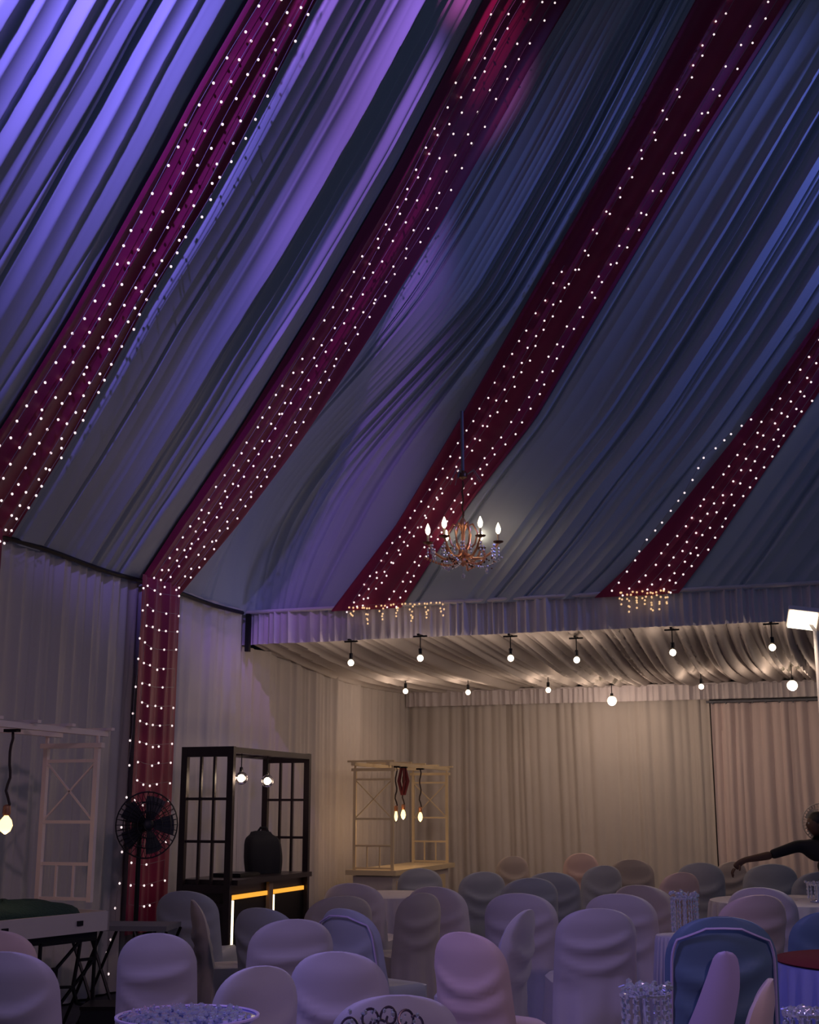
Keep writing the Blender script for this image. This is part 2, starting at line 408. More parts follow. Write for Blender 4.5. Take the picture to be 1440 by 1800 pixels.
# ------------------------------------------------------------------ fairy lights
BULB = MB().ball((0, 0, 0), 0.0108, 6, 4).mesh('bulb', M['bulb'])
GLINT = MB().ball((0, 0, 0), 0.011, 6, 4).mesh('bulb_glint', M['glint'])
def strand(pts, spacing, label, group, jit=0.02, me=None, wire=True, phase=0.0):
    """pts dense polyline; spacing(z) metres between bulbs"""
    root = MB().tube(pts, 0.0028, 3, caps=False).obj('string_lights', M['wire'])
    tag(root, label, 'fairy lights', group)
    acc = phase * 0.1; nxt = 0.0
    for a, b in zip(pts[:-1], pts[1:]):
        L = (b - a).length
        while nxt <= acc + L:
            t = (nxt - acc) / L; p = a.lerp(b, t)
            q = p + Vector((rnd.uniform(-jit, jit), rnd.uniform(-jit, jit), -abs(rnd.gauss(0, jit)) - .006))
            o = bpy.data.objects.new('bulb', me or BULB); COL.objects.link(o); o.parent = root; o.location = q
            nxt += spacing(p.z) * rnd.uniform(.8, 1.2)
        acc += L
    return root
def swag_strand(nm, u, off, label, seed, zlo=3.78, zhi=10.2, sp=(0.115, 0.24)):
    g = SWAG[nm]; pts = []; r = random.Random(seed); ph = r.uniform(0, 6)
    nz = 44
    for i in range(nz + 1):
        z = lerp(zlo, zhi, i / nz); uu = u + .022 * math.sin(z * 1.3 + ph) + .012 * math.sin(z * 3.1 + ph)
        p = g(min(1.02, uu), z); du = g(1, z) - g(0, z); dz = g(.5, z + .05) - g(.5, z - .05); nn = du.cross(dz).normalized()
        if nn.dot(EYE - p) < 0: nn = -nn
        pts.append(p + nn * (off + .012 * math.sin(z * 2 + ph)))
    return strand(pts, lambda z: lerp(sp[0], sp[1], smooth((z - 3.7) / 5.2)), label, 'fairy light strings on the ceiling swags', phase=r.random(), jit=.022)
ORD = ['first', 'second', 'third', 'fourth', 'fifth']
for nm, us, place in (('1', (.06, .27, .48, .68, .80), 'leftmost crimson ceiling swag'), ('2', (.10, .25, .36, .58, .70), 'swag joining the wall column'),
                      ('3', (.22, .36, .44, .76, .87), 'swag behind the chandelier'), ('4', (.30, .52, .72, .90), 'rightmost crimson swag')):
    for k, u in enumerate(us):
        if nm == '3' and k == 0:
            swag_strand(nm, u, .10, 'thin string of tiny lights, first from the left on the ' + place, 5, zhi=7.0)
        else:
            swag_strand(nm, u, .09 + .01 * k, 'string of tiny warm lights, %s from the left on the %s' % (ORD[k], place), 10 * int(nm) + k)
# loose strand beside the rightmost swag
pts = [right_pt([(px, py)])(0) if False else None for px, py in ()]
LO = [(1075, 1036), (1110, 993), (1132, 955), (1160, 920), (1205, 862), (1240, 800), (1290, 757), (1340, 715)]
pts = []
for (ax, ay), (bx_, by_) in zip(LO[:-1], LO[1:]):
    for k in range(5):
        px, py = lerp(ax, bx_, k / 5), lerp(ay, by_, k / 5)
        d = ray(px, py); t = (FY - .14 + KY * 3.7 - EYE.y - KY * EYE.z) / (d.y + KY * d.z); pts.append(EYE + d * t)
strand(pts, lambda z: .12, 'loose string of lights left of the rightmost crimson swag, over grey cloth', 'fairy light strings on the ceiling swags', jit=.01)
# zigzag string on the wall column
xw = WX + .19
pts = []
nrow = 17
for i in range(nrow):
    z = 3.62 - i * .178
    ys = [10.42, 10.54, 10.66, 10.78, 11.02]
    ys2 = ys if i % 2 == 0 else ys[::-1]
    for k, y in enumerate(ys2): pts.append(Vector((xw, y - .004 * i, z - .03 * math.sin(math.pi * k / 4))))
root = MB().tube(pts, 0.0025, 3, caps=False).obj('string_lights', M['wire'])
tag(root, 'string of tiny lights zigzagging in rows down the crimson wall column', 'fairy lights')
for i, p in enumerate(pts):
    if rnd.random() < .86:
        o = bpy.data.objects.new('bulb', BULB); COL.objects.link(o); o.parent = root; o.location = p + Vector((0.01, rnd.uniform(-.015, .015), rnd.uniform(-.02, .01)))
pts = [Vector((WX + .2, 10.35 - .012 * i + .012 * math.sin(i * 1.7), 3.6 - i * .16)) for i in range(20)] + [Vector((-5.9, 9.7, .5)), Vector((-5.7, 9.4, .2))]
strand(pts, lambda z: .24, 'single string of lights hanging down the left edge of the crimson column', None, jit=.012)
# fairy bulb reflections on the valance, built as glowing amber beads
for x0, x1, place in ((616, 775, 'under the swag behind the chandelier'), (1090, 1170, 'under the rightmost crimson swag')):
    root = None
    y_ = FY - .09
    pa = at(x0, 1066, 1, y_); pb = at(x1, 1060, 1, y_)
    P_ = []
    for k in range(7):
        p = pa.lerp(pb, k / 6); ztop = 3.73
        P_ += [Vector((p.x, y_, ztop)), Vector((p.x + .02, y_, ztop - .12 - .1 * ((k * 37) % 10) / 10)), Vector((p.x + .03, y_, ztop))]
    strand(P_, lambda z: .055, 'glowing amber beads for bulb reflections on the white valance ' + place, None, jit=.012, me=GLINT)

# ------------------------------------------------------------------ annex pendant bulbs
def pendant(px, py, z, big=False, label='', group=None, power=5):
    power *= 1.18
    p = at(px, py, 2, z); zc = 3.36 if not big else 3.37
    t = tag(empty('ceiling_bulb', p), label, 'light bulb', group)
    cr = MB().box((0, 0, zc - z), (0.15, 0.025, 0.016)).box((0, 0, zc - z + .012), (0.025, 0.15, 0.016)); cr.obj('mounting_bracket', M['metal'], t, shade=False)
    MB().tube([(0, 0, zc - z), (0, 0, .07)], 0.006, 5).obj('cord', M['metal'], t)
    MB().lathe([(.012, .105), (.02, .10), (.022, .05), (.015, .04)], 8).obj('socket', M['metal'], t)
    r = 0.034 if not big else 0.064
    MB().ball((0, 0, 0), r, 12, 8).obj('bulb_glass', M['lampw'], t)
    lamp('bulb_light', 'POINT', p + Vector((0, 0, -r - .03)), power, (1, 0.72, 0.54), size=.04).parent = None
for i, (px, py, lab) in enumerate(((617, 1165, 'leftmost in the front row'), (739, 1157, 'second from the left in the front row'), (898, 1157, 'third in the front row, above the taupe curtain'),
        (1014, 1160, 'fourth in the front row'), (1183, 1147, 'fifth in the front row'), (1358, 1138, 'rightmost of the front row, beside the floodlight'))):
    pendant(px, py, 3.13, False, 'small hanging annex bulb, ' + lab, 'bulbs under the annex ceiling', 3.6)
for i, (px, py, lab) in enumerate(((713, 1215, 'leftmost of the back row, by the corner'), (823, 1217, 'second of the back row'), (964, 1213, 'third of the back row, left of the big lamp'),
        (1233, 1207, 'between the two big lamps of the back row'))):
    pendant(px, py, 3.10, False, 'small hanging annex bulb, ' + lab, 'bulbs under the annex ceiling', 4)
pendant(1076, 1232, 3.02, True, 'large glaring lamp hanging in front of the back valance, left of the two', 'large annex lamps', 13)
pendant(1393, 1205, 3.06, True, 'large glaring lamp hanging under the annex ceiling, right of the two', 'large annex lamps', 13)
# floodlight on a white pole
p = at_depth(1411, 1091, 11.2)
t = tag(empty('floodlight', (p.x, p.y, 0)), 'square white floodlight on a white pole at the right end of the valance', 'floodlight')
fz = p.z
rotf = Euler((R(52), R(0), YAW + R(28))).to_matrix()
n_ = rotf @ Vector((0, 0, -1)) if (rotf @ Vector((0, 0, -1))).z < 0 else rotf @ Vector((0, 0, 1))
rotf = Vector((-0.05, -0.62, -0.78)).normalized().to_track_quat('Z', 'Y').to_matrix() @ Euler((0, 0, R(-14))).to_matrix()
n_ = rotf @ Vector((0, 0, -1))
MB().box((0, 0, fz), (0.235, 0.20, 0.012), rotf).obj('lamp_face', M['flood'], t, shade=False)
MB().box(Vector((0, 0, fz)) + n_ * .035, (0.26, 0.225, 0.05), rotf).obj('housing', M['white'], t, shade=False)
MB().tube([(.105, .045, 0), (.105, .045, fz - .09)], 0.024, 12).obj('pole', M['white'], t)
MB().bar((.105, .045, fz - .1), (.03, .04, fz + .03), 0.03).obj('bracket', M['white'], t, shade=False)
MB().lathe([(.2, 0), (.2, .03), (.04, .06)], 16, (.105, .045, 0)).obj('foot', M['metal'], t)
lamp('flood_light', 'SPOT', Vector((p.x, p.y, fz)) - n_ * .08, 35, (1, .86, .66), Vector((p.x, p.y, fz)) - n_ * 3, .08, 140)

# ------------------------------------------------------------------ chandelier
d = ray(812, 726); tt = (FY - .1 + KY * 3.7 - EYE.y - KY * EYE.z) / (d.y + KY * d.z); top = EYE + d * tt
hdist = math.hypot(top.x, top.y); cz = None
dd = ray(812, 960); hh = math.hypot(dd.x, dd.y); cz = EYE.z + dd.z * hdist / hh
ch = tag(empty('chandelier', (top.x, top.y, cz)), 'copper chandelier with lit candle bulbs and crystal drops hanging from a rod', 'chandelier')
H_ = top.z - cz
MB().tube([(0, 0, H_ + .02), (0.004, 0, H_ - .65)], 0.018, 8).obj('rod', M['greytop'], ch)
MB().lathe([(.01, 0), (.05, .02), (.055, .06), (.03, .09), (.01, .1)], 12, (0, 0, H_ - .72)).obj('canopy', M['bronze'], ch)
mb = MB()
for i in range(34):
    z = H_ - .74 - i * ((H_ - .74 - .26) / 34); mb.ball((0.006 * math.sin(i * .5), 0, z), .012, 5, 4, (1, .5, 1.5) if i % 2 else (.5, 1, 1.5))
mb.obj('chain', M['bronze'], ch)
mb = MB()
for i in range(7):
    a = i * 2.2; mb.tube([(0, 0, H_ - .70), (.12 * math.cos(a), .1 * math.sin(a), H_ - .62), (.2 * math.cos(a), .16 * math.sin(a), H_ - .74)], .004, 4)
mb.obj('hook_wires', M['greytop'], ch)
MB().lathe([(.006, .30), (.03, .27), (.045, .2), (.02, .15), (.018, .02), (.045, -.02), (.05, -.10), (.018, -.13), (.03, -.18), (.01, -.21)], 14).obj('stem', M['copper'], ch)
for i in range(6):
    a = R(15 + 60 * i); dx, dy = math.cos(a), math.sin(a)
    pts = [(dx * r, dy * r, z) for r, z in ((.03, -.08), (.10, -.13), (.2, -.13), (.29, -.07), (.34, .0), (.36, .03))]
    arm = MB().tube(pts, [.016, .015, .014, .013, .012, .012], 7).obj('arm', M['copper'], ch)
    pts = [(dx * r, dy * r, z) for r, z in ((.03, .20), (.10, .23), (.15, .14), (.12, .02), (.06, -.04))]
    MB().tube(pts, .011, 6).obj('upper_scroll', M['copper'], ch)
    cu = MB().lathe([(.012, .02), (.05, .035), (.055, .045), (.02, .05)], 12, (dx * .36, dy * .36, 0)).obj('drip_pan', M['bronze'], ch)
    ca = MB().lathe([(.013, .05), (.013, .12)], 8, (dx * .36, dy * .36, 0)).obj('candle_tube', M['cream'], ch)
    MB().lathe([(.006, .12), (.024, .145), (.027, .175), (.018, .205), (.003, .24)], 10, (dx * .36, dy * .36, 0)).obj('flame_bulb', M['candle'], ch)
    dr = MB()
    for k in range(5):
        b2 = a + R(14 * (k - 2)); rr = .36 if k % 2 == 0 else .3
        for q in range(3): dr.ball((rr * math.cos(b2), rr * math.sin(b2), -.03 - .035 * q - .02 * (k % 2)), .012, 5, 4, (1, 1, 1.5))
    tag(dr.obj('crystal_cluster', M['glass'], ch), kind='stuff')
    sc_ = MB()
    for k in range(14):
        t = k / 13; r0 = .34 * t + .05; sc_.ball((r0 * math.cos(a + .35 * math.sin(3 * t)), r0 * math.sin(a + .35 * math.sin(3 * t)), -.17 - .06 * math.sin(math.pi * t) + .05 * t), .0135, 5, 4)
    sc_.obj('bead_swag', M['copper'] if i % 2 else M['glass'], ch)
for dx, dz in ((-.15, -.24), (0.0, -.31), (.24, -.26)):
    x, y = dx * math.cos(YAW), dx * math.sin(YAW)
    MB().tube([(x, y, -.12), (x, y, dz + .02)], .0022, 4).ball((x, y, dz), .02, 6, 4, (1, 1, 1.4)).obj('crystal_drop', M['glass'], ch)
mb = MB()
for k in range(40):
    a = rnd.uniform(0, 6.28); r = rnd.uniform(.06, .34); mb.ball((r * math.cos(a), r * math.sin(a), -.14 - rnd.uniform(0, .07)), rnd.uniform(.008, .016), 5, 4)
tag(mb.obj('hanging_beads', M['bronze'], ch), kind='stuff')
lamp('chandelier_glow', 'POINT', (top.x, top.y - .5, cz + .15), 0.9, (1, .68, .42), size=.2)
lamp('chandelier_glow_low', 'POINT', (top.x + .2, top.y + .1, cz + .18), 0.35, (1, .6, .35), size=.12)

# ------------------------------------------------------------------ stalls along the left wall
def pendant_lamp(loc, drop, parentless_label, kind='amber', rope='rope', r=.035):
    """hangs down from loc by drop metres"""
    t = tag(empty('pendant_lamp', loc), parentless_label, 'pendant lamp')
    MB().box((0, 0, -.01), (.10, .05, .02)).obj('ceiling_plate', M['metal'], t, shade=False)
    pts = [(.012 * math.sin(i * 1.3), .01 * math.cos(i * 1.7), -.02 - (drop - .08) * i / 12) for i in range(13)]
    MB().tube(pts, .009 if rope == 'rope' else .005, 6).obj('cord', M['rope'], t)
    MB().lathe([(.008, .10), (.024, .09), (.026, .04), (.02, .03)], 10, (0, 0, -drop)).obj('socket', M['copper' if kind == 'amber' else 'metal'], t)
    MB().lathe([(.012, .03), (r * .8, .0), (r, -.035), (r * .7, -.07), (.004, -.09)], 12, (0, 0, -drop)).obj('filament_bulb', M['lampy' if kind == 'amber' else 'lampw'], t)
    lamp('pendant_glow', 'POINT', Vector(loc) + Vector((0.0, 0, -drop - .13)), 1.6, (1, .6, .3), size=.04)
    return t
# black muntin stall
def dark_stall():
    n1 = at_depth(318, 1420, 11.8); n2 = at_depth(410, 1420, 11.8)
    y1 = (n1.y + n2.y) / 2; k1 = y1 / n1.y; xl = at(318, 1420, 1, y1).x; xr = at(410, 1420, 1, y1).x
    y2 = y1 * 1.164
    t = tag(empty('bar_stall', ((xl + xr) / 2, y1, 0)), 'dark wooden bar stall with gridded end screens and amber lit counter', 'bar stall')
    cx = (xl + xr) / 2; hw = (xr - xl) / 2; L = y2 - y1; top = 2.14
    for yy in (0, L):
        fr = MB()
        for sx in (-1, 1): fr.box((sx * (hw - .03), yy, top / 2), (.06, .05, top))
        for z, hh_ in ((top - .045, .09), (.90, .07), (.75, .05)): fr.box((0, yy, z), (2 * hw - .12, .045, hh_))
        s_ = fr.obj('end_screen', M['dark'], t, shade=False)
        w0 = 2 * hw - .12
        for k in (1, 2): MB().box((-w0 / 2 + w0 * k / 3, yy, (top - .09 + .935) / 2), (.022, .03, top - .09 - .935)).obj('upright_bar', M['dark'], s_, shade=False)
        for k in (1, 2): MB().box((0, yy, .935 + (top - .09 - .935) * k / 3), (w0, .028, .024)).obj('cross_bar', M['dark'], s_, shade=False)
    MB().box((hw - .05, L / 2, top - .03), (.10, L - .05, .05)).obj('top_beam', M['dark'], t, shade=False)
    MB().box((-hw + .05, L / 2, top - .03), (.10, L - .05, .05)).obj('top_beam', M['dark'], t, shade=False)
    for k in range(3): MB().box((0, L * (k + 1) / 4, top - .03), (2 * hw - .2, .05, .03)).obj('roof_slat', M['dark'], t, shade=False)
    # counter
    ct = MB().box((.02, L / 2, .955), (2 * hw + .06, L - .06, .045)).obj('countertop', M['dark'], t, shade=False)
    body = MB().box((0, L / 2, .475), (2 * hw - .10, L - .10, .91)).obj('counter_body', M['dark'], t, shade=False)
    fx = hw - .05 + .012
    for k, (ya, yb) in enumerate(((.06, L * .47), (L * .53, L - .06))):
        pn = MB().box((fx - .008, (ya + yb) / 2, .50), (.012, yb - ya, .70)).obj('front_panel', M['metal'], t, shade=False)
        MB().box((fx + .012, (ya + yb) / 2, .825), (.018, yb - ya - .02, .038)).obj('amber_strip', M['ledo'], pn, shade=False)
        MB().box((fx + .014, ya + .02, .57), (.022, .035, .46)).obj('white_strip', M['led'], pn, shade=False)
    MB().box((fx + .015, L * .5, .5), (.03, L * .05, .85)).obj('front_post', M['wood'], t, shade=False)
    # globes
    for px, py in ((424, 1368), (470, 1373)):
        wx = cx + hw - .06
        d_ = ray(px, py); tt_ = (wx - EYE.x) / d_.x; q = EYE + d_ * tt_
        g = tag(empty('globe_lamp', (q.x, q.y, q.z)), 'clear globe lamp glowing on a cord under the bar stall roof, ' + ('near one' if px < 450 else 'far one'), 'pendant lamp', 'globe lamps of the bar stall')
        MB().tube([(0, 0, top - .055 - q.z), (0, 0, .07)], .005, 5).obj('cord', M['metal'], g)
        MB().lathe([(.015, .10), (.02, .06), (.012, .05)], 8).obj('socket', M['metal'], g)
        MB().ball((0, 0, 0), .024, 10, 7).obj('filament', M['lampw'], g)
        MB().ball((0, 0, 0), .06, 14, 9).obj('globe_glass', M['clear'], g)
        lamp('globe_glow', 'POINT', (q.x + .12, q.y, q.z), 2.0, (1, .7, .5), size=.05)
    # covered thing on the counter
    bz = .98; b = at(528, 1528, 2, bz)
    mb = MB(); P = []
    for j in range(13):
        tq = j / 12; row = []
        for i in range(25):
            a = 2 * math.pi * i / 24
            rr = [.17, .175, .18, .18, .175, .17, .16, .145, .125, .105, .09, .05, .005][j] * (1 + .09 * math.sin(a * 3 + j * .2) + .05 * math.sin(a * 7 + 1))
            row.append((rr * math.cos(a) * 1.0 - .03 * tq, rr * math.sin(a) * 1.1, [0, .04, .1, .16, .22, .27, .31, .335, .35, .365, .39, .40, .40][j]))
        P.append(row)
    o = MB().grid(P).obj('cloth_bag', M['black'], None, (cx - .02, y1 + L * .72, bz)); tag(o, 'lumpy black cloth bag sitting on the dark bar counter', 'bag')
    MB().tube([(-.06, 0, .39), (-.03, 0, .43), (.03, 0, .43), (.05, 0, .39)], .012, 6).obj('knot', M['black'], o)
    o = MB().box((0, 0, .012), (.30, .42, .022)).box((0, 0, .027), (.28, .40, .01)).obj('laptop', M['metal'], None, (cx, y1 + L * .36, bz)); o.name = 'flat_case'
    tag(o, 'flat black case lying on the bar counter beside the bag', 'case')
dark_stall()
# white pergola trellis stalls
def trellis(t, y, xa, xb, ztop, zbot, m, drop=None):
    fr = MB(); w_ = xb - xa; cx = (xa + xb) / 2
    for x in (xa, xb): fr.box((x, y, (ztop + zbot) / 2), (.035, .035, ztop - zbot))
    fr.box((cx, y, ztop + .012), (w_ + .09, .045, .035))
    s_ = fr.obj('trellis_panel', m, t, shade=False)
    h = ztop - zbot
    zs = [ztop - .09 * h, ztop - .49 * h, ztop - .76 * h, zbot + .02]
    for z in zs: MB().box((cx, y, z), (w_, .02, .022)).obj('rung', m, s_, shade=False)
    MB().bar((xa, y, zs[0]), (xb, y, zs[1]), .014, .012).obj('diagonal_brace', m, s_, shade=False)
    MB().bar((xb, y, zs[0]), (xa, y, zs[1]), .014, .012).obj('diagonal_brace', m, s_, shade=False)
    for k in (1, 2): MB().box((xa + w_ * k / 3, y, (zs[2] + zs[3]) / 2), (.016, .016, zs[2] - zs[3])).obj('baluster', m, s_, shade=False)
    return s_
def pergola(px0, px1, depth, ratio, zbeam, ztop, zbase, m, label, near=True):
    a = at_depth(px0, 1420, depth); b = at_depth(px1, 1420, depth); y = (a.y + b.y) / 2
    xa = at(px0, 1420, 1, y).x; xb = at(px1, 1420, 1, y).x
    y2 = y * ratio
    ya, yb = (y, y2) if ratio > 1 else (y2, y)
    t = tag(empty('pergola_stall', ((xa + xb) / 2, ya, 0)), label, 'pergola stall')
    cx = (xa + xb) / 2; L = yb - ya
    for q in (0, L): trellis(t, q, xa - cx, xb - cx, ztop, zbase, m)
    for sx in (xa - cx + .02, xb - cx - .02): MB().box((sx, L / 2, zbeam - .02), (.05, L + .26, .04)).obj('roof_beam', m, t, shade=False)
    for q in (-.1, L * .25, L * .5, L * .75, L + .1): MB().box((0, q, zbeam + .012), (xb - xa + .12, .04, .02)).obj('roof_slat', m, t, shade=False)
    for q in (0, L):
        for sx in (xa - cx, xb - cx): MB().box((sx, q, (zbeam - .04 + ztop + .03) / 2), (.02, .02, zbeam - .04 - ztop - .03)).obj('spacer', m, t, shade=False)
    return t, cx, xa, xb, ya, yb
t, cx, xa, xb, ya, yb = pergola(624, 690, 16.2, 1.15, 2.15, 2.05, .86, M['cream'], 'cream pergola stall with crossed trellis ends by the annex corner')
mb = MB().box((0, (yb - ya) / 2, .83), (xb - xa + .16, yb - ya + .2, .06)); mb.obj('counter_tray', M['cream'], t, shade=False)
MB().box((0, (yb - ya) / 2, .40), (xb - xa + .02, yb - ya + .04, .78)).obj('counter_body', M['counter'], t, shade=False)
for k in range(4):
    MB().box(((xb - xa) / 2 + .015, .3 + k * .55, .5), (.01, .35, .45)).obj('inset_panel', M['cream'], t, shade=False)
xm = xb - .03
for i, (px, py, lab) in enumerate(((684, 1435, 'leftmost and faint'), (709, 1432, 'middle, under a maroon cord bundle'), (739, 1436, 'rightmost'))):
    dd_ = ray(px, py); q = EYE + dd_ * ((xm - EYE.x) / dd_.x)
    q.y = min(max(q.y, ya + .22), yb - .08)
    pendant_lamp((xm, q.y, 2.11), 2.11 - q.z - .03, 'teardrop amber bulb on a rope under the cream pergola, ' + lab, r=.032 if i else .022)
    if i == 1:
        mb = MB()
        for k in range(5):
            mb.tube([(xm + .03 * math.cos(k * 1.3), q.y + .03 * math.sin(k * 1.3), 2.09), (xm + .07 * math.cos(k * 1.3), q.y + .07 * math.sin(k * 1.3), 1.93), (xm + .02 * math.cos(k), q.y, 1.76)], .014, 6)
        tag(mb.obj('cord_bundle', M['maroon']), 'maroon bundle of cord looped under the cream pergola beam', 'cord')
t, cx, xa, xb, ya, yb = pergola(76, 166, 9.5, .80, 2.15, 2.03, .95, M['white'], 'white pergola stall with crossed trellis at the far left')
dd_ = ray(10, 1450); q = EYE + dd_ * ((xb - .1 - EYE.x) / dd_.x)
pendant_lamp((xb - .1, q.y, 2.11), 2.11 - q.z - .03, 'amber bulb on a knotted rope under the white pergola at the far left', r=.045)
# white tray counter with green mound
p = at(52, 1630, 2, .80)
t = tag(empty('serving_counter', (p.x - .02, p.y - .30, 0), R(-12), (1, 1, 1.07)), 'white shallow counter box on black lattice legs below the left pergola', 'counter')
ty = .86
mb = MB()
mb.box((0, 0, .74), (.82, 1.15, .02))
for sx in (-1, 1): mb.box((sx * .41, 0, .79), (.02, 1.17, .12))
for sy in (-1, 1): mb.box((0, sy * .575, .79), (.84, .02, .12))
mb.obj('tray_box', M['counter'], t, shade=False)
for sx, yy in ((.425, -.35), (.425, .3)): MB().box((sx, yy, .79), (.012, .05, .03)).obj('handle_hole', M['metal'], t, shade=False)
for xx in (-.2, .2): MB().box((xx, -.59, .80), (.16, .012, .014)).obj('handle_slot', M['metal'], t, shade=False)
MB().box((0, 0, .705), (.74, 1.05, .05)).obj('under_frame', M['metal'], t, shade=False)
P = []
for j in range(9):
    tq = j / 8; row = []
    for i in range(33):
        a = 2 * math.pi * i / 32; e = (1 - tq ** 2.2); c_, s_ = math.cos(a), math.sin(a)
        sx = abs(c_) ** .6 * (1 if c_ > 0 else -1); sy = abs(s_) ** .6 * (1 if s_ > 0 else -1)
        row.append((.37 * sx * (1 - tq ** 3 * .98), .53 * sy * (1 - tq ** 3 * .98), .01 + .17 * math.sin(tq * math.pi / 2) + .01 * math.sin(a * 5 + j)))
    P.append(row)
o = MB().grid(P).obj('folded_cloth', M['green'], None, (p.x - .02, p.y - .30, .812), (0, 0, R(-12))); tag(o, 'dark green cloth heaped in the white counter tray', 'cloth')
# organic lattice panels
def lattice(t, cx, cy, axis, w_, z0, z1, seed):
    r = random.Random(seed); mb = MB(); nx, nz = 4, 6; pts = {}
    for i in range(nx):
        for j in range(nz):
            u = w_ * (i / (nx - 1) - .5) + (r.uniform(-.035, .035) if 0 < i < nx - 1 else 0)
            z = lerp(z0, z1, j / (nz - 1)) + (r.uniform(-.03, .03) if 0 < j < nz - 1 else 0)
            pts[i, j] = (cx + u, cy, z) if axis == 0 else (cx, cy + u, z)
    for (i, j), a in pts.items():
        if i + 1 < nx and (j in (0, nz - 1) or (i + j) % 2 == 0 or r.random() < .3): mb.bar(a, pts[i + 1, j], .018)
        if j + 1 < nz and (i in (0, nx - 1) or r.random() < .8): mb.bar(a, pts[i, j + 1], .018)
        if i + 1 < nx and j + 1 < nz and (i + j) % 2: mb.bar(a, pts[i + 1, j + 1], .016)
    return mb.obj('lattice_leg', M['metal'], t, shade=False)
lattice(t, 0.25, -.10, 0, .32, .03, .68, 2); lattice(t, .37, .26, 1, .50, .03, .68, 4)
# folding table with clutter
p = at_depth(232, 1420, 9.95)
t = tag(empty('folding_table', (p.x, p.y, 0), R(14)), 'grey topped folding table with crossed legs below the crimson column', 'table')
MB().box((0, 0, .745), (.72, .42, .035)).obj('tabletop', M['greytop'], t, shade=False)
for sx in (-.24, .24):
    for s_ in (-1, 1): MB().tube([(sx + s_ * .16, -.2, .01), (sx - s_ * .12, -.2 + .0, .725)], .012, 6).obj('leg', M['metal'], t)
    for s_ in (-1, 1): MB().tube([(sx + s_ * .16, .2, .01), (sx - s_ * .12, .2 + .0, .725)], .012, 6).obj('leg', M['metal'], t)
p2 = at_depth(208, 1420, 8.95)
t = tag(empty('speaker_box', (p2.x, p2.y, 0), R(20)), 'black equipment case on the floor under the folding table', 'case')
MB().box((0, 0, .17), (.30, .30, .32)).obj('case_body', M['black'], t, shade=False)
MB().box((0, 0, .335), (.31, .31, .02)).obj('lid', M['metal'], t, shade=False)
for sx in (-1, 1): MB().tube([(sx * .15, -.08, .22), (sx * .175, -.05, .24), (sx * .175, .05, .24), (sx * .15, .08, .22)], .01, 6).obj('handle', M['metal'], t)

# ------------------------------------------------------------------ fans
def fan(px, py, depth, r, rz, label, dark=True, tilt=0):
    c = at_depth(px, py, depth); m = M['mesh'] if dark else M['fanw']
    t = tag(empty('pedestal_fan', (c.x, c.y, 0), rz), label, 'fan')
    z = c.z
    hd = MB()
    for k in range(60):     # guard wires front and back
        a = 2 * math.pi * k / 36; ca, sa = math.cos(a), math.sin(a)
        hd.tube([(ca * .05, -.085, z + sa * .05), (ca * r * .7, -.075, z + sa * r * .7), (ca * r, -.02, z + sa * r), (ca * r * .7, .035, z + sa * r * .7), (ca * .05, .05, z + sa * .05)], .003, 3, False)
    for rr, yy in ((.05, -.085), (r * .4, -.082), (r * .7, -.075), (r, -.02), (r * .7, .035), (r * .4, .045)):
        hd.tube([(rr * math.cos(2 * math.pi * k / 32), yy, z + rr * math.sin(2 * math.pi * k / 32)) for k in range(33)], .006 if rr == r else .004, 4, False)
    hd.obj('guard', m, t)
    for k in range(5):
        P = []
        for i in range(6):
            s = i / 5; row = []
            for j in range(4):
                a = 2 * math.pi * k / 5 + (j / 3 - .5) * .95 * (1 - .25 * s); rr = lerp(.05, r * .88, s)
                row.append((rr * math.cos(a), -.03 + .035 * (j / 3 - .5), z + rr * math.sin(a)))
            P.append(row)
        MB().grid(P).obj('blade', m, t)
    MB().ball((0, -.03, z), .055, 12, 8, (1, .6, 1)).obj('hub', m, t)
    MB().ball((0, .13, z), .075, 12, 8, (.9, 1.3, .9)).obj('motor', M['metal'] if dark else m, t)
    MB().tube([(0, .14, .03), (0, .14, z - .06)], .02, 10).obj('pole', M['metal'] if dark else m, t)
    MB().lathe([(.2, 0), (.2, .02), (.06, .04), (.03, .07)], 20, (0, .14, 0)).obj('base', M['metal'] if dark else m, t)
    return t
fan(257, 1450, 10.8, .265, YAW + R(32), 'black pedestal fan in front of the crimson wall column')
fan(1444, 1446, 16.5, .235, YAW + R(-5), 'pale pedestal fan against the blush curtain behind the person', dark=False)

